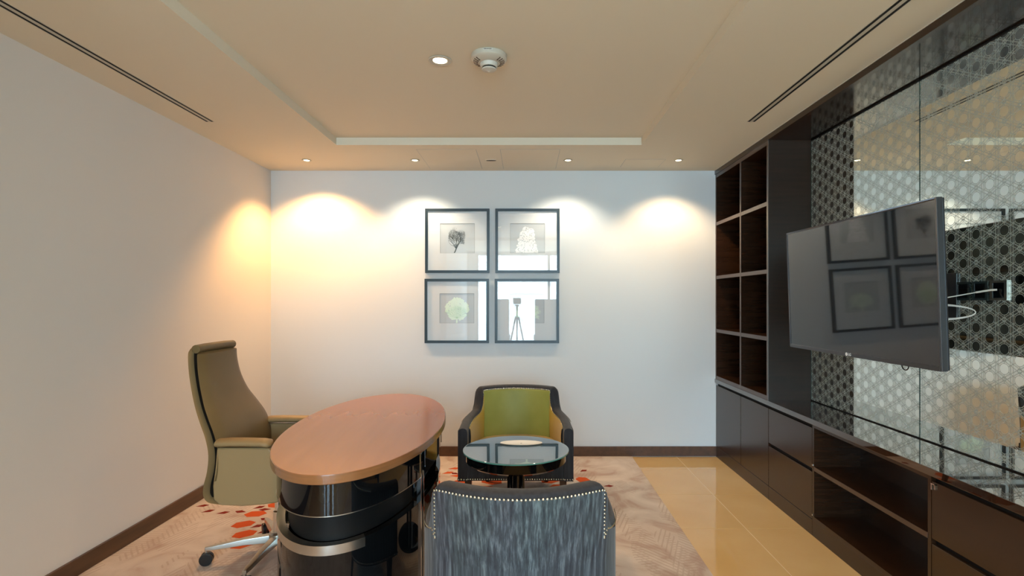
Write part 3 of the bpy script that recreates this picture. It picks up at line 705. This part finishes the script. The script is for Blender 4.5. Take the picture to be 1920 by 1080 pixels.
def make_armchair(label, side_mat, frontlining):
    t = thing('armchair', label, 'armchair')
    mb = MB(); rings = []
    for i, (x, y, zt, w) in enumerate(PTH):
        r = []
        for off, z in ((0, ZB), (0, ZB + .12), (0, (ZB + zt)/2), (-.001, zt - .03), (-.006, zt - .010), (-.018, zt - .001), (-w*.5, zt + .002), (-w + .016, zt - .001), (-w + .005, zt - .010), (-w, zt - .03), (-w, (ZB + zt)/2), (-w, ZB + .12), (-w, ZB)):
            r.append(shell_pt(i, off, z))
        rings.append(r)
    mb.loft(rings, closed=True).build('shell', M['charcoal'], t, smooth=50)
    ob = MB(); rings = []
    NP = len(PTH); SH = 17
    for i in range(1, NP - 1):
        x, y, zt, w = PTH[i]; j = min(i, NP - 1 - i)
        top = zt - .022 if zt > .765 else (zt - .020 - .02*sin(pi*min(1, j/SH)) )
        rings.append([shell_pt(i, .003, ZB + .022), shell_pt(i, .003, ZB + .14), shell_pt(i, .003, (ZB + top)/2), shell_pt(i, .003, top)])
    ob.loft(rings, closed=False, caps=False).build('outer_cover', M['fabric'], t, smooth=50)
    # lining of the inside
    ln = MB(); rings = []
    i0 = 3
    for i in range(i0, len(PTH) - i0):
        x, y, zt, w = PTH[i]; g = .028
        rings.append([shell_pt(i, -w - .001, .35), shell_pt(i, -w - .010, .37), shell_pt(i, -w - .014, (.4 + zt)/2), shell_pt(i, -w - .010, zt - g - .012), shell_pt(i, -w + .001, zt - g)])
    ln.loft(rings, closed=False, caps=False)
    cut = [k for k in range(len(rings)) if PTH[k + i0][2] > .74]
    k0, k1 = cut[0], cut[-1]
    MB().loft(rings[k0:k1 + 1], closed=False, caps=False).build('back_lining', M['green'], t, smooth=60)
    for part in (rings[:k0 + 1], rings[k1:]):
        MB().loft(part, closed=False, caps=False).build('arm_lining', M['velvetwarmlit'], t, smooth=60)
    # seat
    sp = []
    for i in range(2, len(PTH) - 2):
        x, y, zt, w = PTH[i]; n_ = normal2(PTH, i); sp.append((x - n_.x*(w + .008), y - n_.y*(w + .008) - .02))
    sp = [(x, max(y, -.305)) for x, y in sp]
    st = MB(); st.loft([[(x*(1-k), y*(1-k) - 0, z) for x, y in sp] for k, z in ((0, .33), (0, .375), (.02, .390), (.08, .398), (.5, .402))])
    st.build('seat', M['velvetwarmlit'], t, smooth=60)
    box(-.338, .338, -.312, -.285, ZB, .345).build('front_rail', M['charcoal'], t, bevel=.006)
    box(-.335, .335, -.285, .24, ZB + .004, .33).build('seat_frame', M['seam'], t)
    # contrasting outer side covers are upholstered like the lining
    if side_mat:
        for rng in (range(2, 16), range(len(PTH) - 16, len(PTH) - 2)):
            sc_ = MB(); sc_.loft([[shell_pt(i, .0055, ZB + .02), shell_pt(i, .0055, PTH[i][2] - .045)] for i in rng], closed=False, caps=False)
            sc_.build('side_cover', side_mat, t, smooth=60)['label'] = 'ochre velvet side cover'
    # legs
    for x, y, dx, dy in ((.335, -.275, .0, -.0), (-.335, -.275, 0, 0), (.225, .235, .015, .06), (-.225, .235, -.015, .06)):
        MB().loft([[(x + dx - a, y + dy - a, 0.006), (x + dx + a, y + dy - a, 0.006), (x + dx + a, y + dy + a, 0.006), (x + dx - a, y + dy + a, 0.006)] if zz == 0 else
                   [(x - a, y - a, .215), (x + a, y - a, .215), (x + a, y + a, .215), (x - a, y + a, .215)] for zz, a in ((0, .015), (1, .025))]).build('leg', M['legwood'], t, bevel=.003, seg=1)
    # nailheads
    nl = MB()
    def nail(p, nrm, r=.0047):
        n_ = Vector(nrm).normalized(); u = n_.orthogonal().normalized(); v = n_.cross(u); p = Vector(p)
        rg = [p + (u*cos(2*pi*k/7) + v*sin(2*pi*k/7))*r for k in range(7)]; rg2 = [p + n_*r*.55 + (u*cos(2*pi*k/7) + v*sin(2*pi*k/7))*r*.6 for k in range(7)]
        nl.loft([[tuple(q) for q in rg], [tuple(q) for q in rg2]])
    def row(pts, step=.0155):
        acc = 0; last = None
        for p, n_ in pts:
            p = Vector(p)
            if last is None: nail(p, n_); last = p; continue
            q0 = last; seg_ = (p - prev).length; d_ = acc + seg_
            while d_ >= step:
                f = (step - acc)/seg_; pp = prev + (p - prev)*f; nail(pp, n_); acc = 0; seg_ -= (pp - prev).length; prev = pp; d_ = seg_
                if seg_ < 1e-6: break
            acc = d_; prev = p
        return
    def row2(pts, step=.0155):
        d = [0.0]
        for a, b_ in zip(pts, pts[1:]): d.append(d[-1] + (Vector(b_[0]) - Vector(a[0])).length)
        n_ = max(1, int(d[-1]/step)); j = 0
        for k in range(n_ + 1):
            s_ = d[-1]*k/n_
            while j < len(d) - 2 and d[j+1] < s_: j += 1
            f = (s_ - d[j])/max(1e-9, d[j+1] - d[j]); nail(Vector(pts[j][0]).lerp(Vector(pts[j+1][0]), f), pts[j][1])
    N = len(PTH); n2 = [normal2(PTH, i) for i in range(N)]
    kb = [i for i in range(N) if PTH[i][2] > .765]
    a, b_ = kb[0], kb[-1]
    up = [(shell_pt(i, .0030, PTH[i][2] - .022), (n2[i].x, n2[i].y, .1)) for i in range(a + 1, b_)]
    row2(up)
    for s_ in (1, -1):     # down the corners of the back and along the shoulders
        i = a + 1 if s_ > 0 else b_ - 1
        top = PTH[i][2] - .022
        zs_ = [top - k*.02 for k in range(10)]
        row2([(shell_pt(i, .0030, z), (n2[i].x, n2[i].y, 0)) for z in zs_], .0145)
        sh = [j for j in (range(6, a + 2) if s_ > 0 else range(b_ - 1, N - 6))]
        pts = []
        for j in sh:
            u = (j - 6)/(a + 1 - 6) if s_ > 0 else (N - 1 - 6 - j)/(a + 1 - 6)
            z = (PTH[j][2] - .012)*(1 - u) + (top - .185)*u if u < 1 else top - .185
            z = min(z, PTH[j][2] - .022)
            pts.append((shell_pt(j, .0030, z), (n2[j].x, n2[j].y, 0)))
        row2(pts, .0145)
    # inner border
    row2([(shell_pt(i, -PTH[i][3] - .0015, PTH[i][2] - .024), (-n2[i].x, -n2[i].y, .1)) for i in range(3, N - 3)], .0145)
    # bottom hem
    row2([(shell_pt(i, .0030, ZB + .012), (n2[i].x, n2[i].y, 0)) for i in range(N)], .0165)
    row2([((x, -.3125, ZB + .012), (0, -1, 0)) for x in (-.335, .335)], .0165)
    for s_ in (1, -1):
        row2([((s_*x, -.3205, ZB + .012), (0, -1, 0)) for x in (.345, .40)], .0165)
    q = nl.build('nailhead_trim', M['nail'], t, smooth=60); q['kind'] = 'stuff'
    return t
a1 = make_armchair('green velvet armchair with dark studded frame facing the camera by the back wall', M['ochre'], True)
a1.location = (-.068, 4.17, .001)
a2 = make_armchair('grey blue striated armchair seen from behind in the foreground', None, False)
a2.location = (-.022, 2.345, .001); a2.rotation_euler = (0, 0, pi)
for a in (a1, a2): a['group'] = 'armchairs around the round table'

# ---------------------------------------------------------------- office chair (faces +x)
oc = thing('office_chair', 'tall olive leather executive office chair behind the oval desk', 'office chair', (-1.42, 3.16, .0068))
PR = [(-.398, 1.215, .200), (-.412, 1.185, .203), (-.408, 1.10, .207), (-.388, 1.00, .218), (-.352, .90, .242), (-.308, .82, .272), (-.265, .74, .295), (-.245, .66, .305), (-.248, .58, .312), (-.262, .51, .318), (-.262, .45, .318), (-.235, .405, .310), (-.17, .388, .300)]
PRs = catmull(PR, 4)
def sheet(prof, off, th, wk, zoff=0, n=14, crown=.0):
    """slab following the profile: front offset 'off', thickness th, width factor wk; rounded side edges"""
    rings = []
    for i, (x, z, w) in enumerate(prof):
        a, b_ = prof[max(i-1, 0)], prof[min(i+1, len(prof)-1)]
        d_ = Vector((b_[0]-a[0], b_[1]-a[1])).normalized(); nx, nz = -d_.y, d_.x     # towards the front (+x) while going down
        if nx < 0 and i < len(prof)*.75: nx, nz = -nx, -nz
        r = []
        ww = w*wk
        for j in range(n + 1):
            u = -1 + 2*j/n; e_ = (1 - abs(u)**6)**.5 if abs(u) < 1 else 0
            o_ = off + th*.5 + th*.5*e_ + crown*(1 - u*u); r.append((x + nx*o_, u*ww, z + nz*o_ + zoff))
        for j in range(n - 1, 0, -1):
            u = -1 + 2*j/n; e_ = (1 - abs(u)**6)**.5
            o_ = off + th*.5 - th*.5*e_ ; r.append((x + nx*o_, u*ww, z + nz*o_ + zoff))
        rings.append(r)
    return MB().loft(rings)
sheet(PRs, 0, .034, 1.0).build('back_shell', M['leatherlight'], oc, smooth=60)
sheet(PRs[2:-3], .034, .014, .93).build('seam_gap', M['seam'], oc, smooth=60)
pad = [p for p in PRs[0:-14]]
sheet(pad, .044, .040, .985, crown=.010).build('back_cushion', M['leather'], oc, smooth=60)
# rolled head edge joining shell and cushion
MB().tube([(-.364, -.186, 1.204), (-.364, -.1, 1.207), (-.364, .1, 1.207), (-.364, .186, 1.204)], .023, 18).build('head_roll', M['leather'], oc, smooth=60)
box(-.20, .26, -.255, .255, .455, .535).build('seat', M['leather'], oc, bevel=.03, seg=4)
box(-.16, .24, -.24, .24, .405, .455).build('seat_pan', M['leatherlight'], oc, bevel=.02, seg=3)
for s_ in (-1, 1):
    # arm side panel: rounded trapezoid slab
    yv0, yv1 = s_*.268, s_*.300
    pts = [(-.188, .700), (-.196, .60), (-.210, .50), (-.206, .430), (-.170, .400), (-.06, .395), (.04, .402), (.12, .412), (.16, .432), (.168, .50), (.150, .60), (.085, .700)]
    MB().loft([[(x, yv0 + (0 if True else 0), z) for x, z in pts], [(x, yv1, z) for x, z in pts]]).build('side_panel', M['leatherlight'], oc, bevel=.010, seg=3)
    ap = [(-.200, .716), (-.185, .724), (-.12, .727), (-.04, .727), (.05, .725), (.08, .720), (.095, .714)]
    rings = []
    for x, z in ap:
        k = .35 if x in (-.200, .095) else 1
        rings.append([(x, s_*.284 + .046*k*cos(a)*(1 if abs(cos(a)) < .9 else 1), z + .021*k*sin(a)) for a in [2*pi*j/16 for j in range(16)]])
    MB().loft(rings).build('armrest', M['leatherlight'], oc, smooth=60)
MB().lathe([(.030, .13), (.030, .26), (.020, .265), (.020, .405)], seg=20).build('gas_column', M['chrome'], oc, smooth=40)
MB().lathe([(.048, .085), (.052, .10), (.052, .135), (.040, .145)], seg=24).build('base_hub', M['satin'], oc, smooth=40)
for k in range(5):
    a = R(197 + 72*k); c, s_ = cos(a), sin(a)
    rings = []
    for r_, z1, w, h_ in ((.03, .130, .026, .042), (.18, .122, .022, .032), (.33, .103, .016, .022), (.375, .098, .012, .018)):
        rings.append([(c*r_ - s_*w, s_*r_ + c*w, z1 - h_), (c*r_ + s_*w, s_*r_ - c*w, z1 - h_), (c*r_ + s_*w*.8, s_*r_ - c*w*.8, z1), (c*r_ - s_*w*.8, s_*r_ + c*w*.8, z1)])
    lg_ = MB().loft(rings).build('leg', M['satin'], oc, bevel=.003, seg=2)
    MB().lathe([(.009, .050), (.009, .085)], cx=c*.368, cy=s_*.368, seg=12).build('caster_stem', M['satin'], lg_, smooth=40)
    cs = MB()
    for off in (-.014, .014):
        ring = [[(c*.368 + cos(q)*.034*c - s_*(off + d_), s_*.368 + cos(q)*.034*s_ + c*(off + d_), .034 + sin(q)*.034) for q in [2*pi*j/20 for j in range(20)]] for d_ in (-.010, .010)]
        cs.loft(ring)
    cs.build('caster', M['rubber'], lg_, bevel=.003, seg=2)

# ---------------------------------------------------------------- things behind the camera, seen only in reflections
tp = thing('camera_tripod', 'tripod with a camera standing behind the viewpoint, seen mirrored in a picture', 'tripod', (-.16, -.30, .001))
for k in range(3):
    a = R(90 + 120*k); MB().tube([(.03*cos(a), .03*sin(a), 1.16), (.30*cos(a), .30*sin(a), .004)], .016, 8, .010).build('leg', M['blackplastic'], tp)
MB().lathe([(.018, .95), (.018, 1.36), (.035, 1.365), (.035, 1.39)], seg=12).build('center_column', M['blackplastic'], tp)
box(-.075, .075, -.035, .035, 1.40, 1.52).build('camera_body', M['blackplastic'], tp, bevel=.01)
MB().tube([(0, .03, 1.455), (0, .13, 1.455)], .036, 16).build('camera_lens', M['blackplastic'], tp)
def hb(x, y, h, w, label):
    t = thing('high_back_chair', label, 'chair', (x, y, .001), group='chairs behind the camera')
    box(-w/2, w/2, -.30, .25, .38, .48).build('seat', M['blackplastic'], t, bevel=.02)
    box(-w/2, w/2, -.34, -.26, .30, h).build('backrest', M['blackplastic'], t, bevel=.03)
    for a in (-1, 1):
        box(a*w/2 - .03, a*w/2 + .03, -.28, .24, .40, .66).build('armrest', M['blackplastic'], t, bevel=.015)
        for c in (-.26, .20): MB().tube([(a*(w/2 - .04), c, .40), (a*(w/2 - .02), c, 0)], .02).build('leg', M['blackplastic'], t)
hb(-.60, -2.6, 1.50, .42, 'dark high-backed chair behind the camera, left of the tripod')
hb(.56, -2.6, 1.50, .66, 'dark high-backed chair behind the camera, right of the tripod')
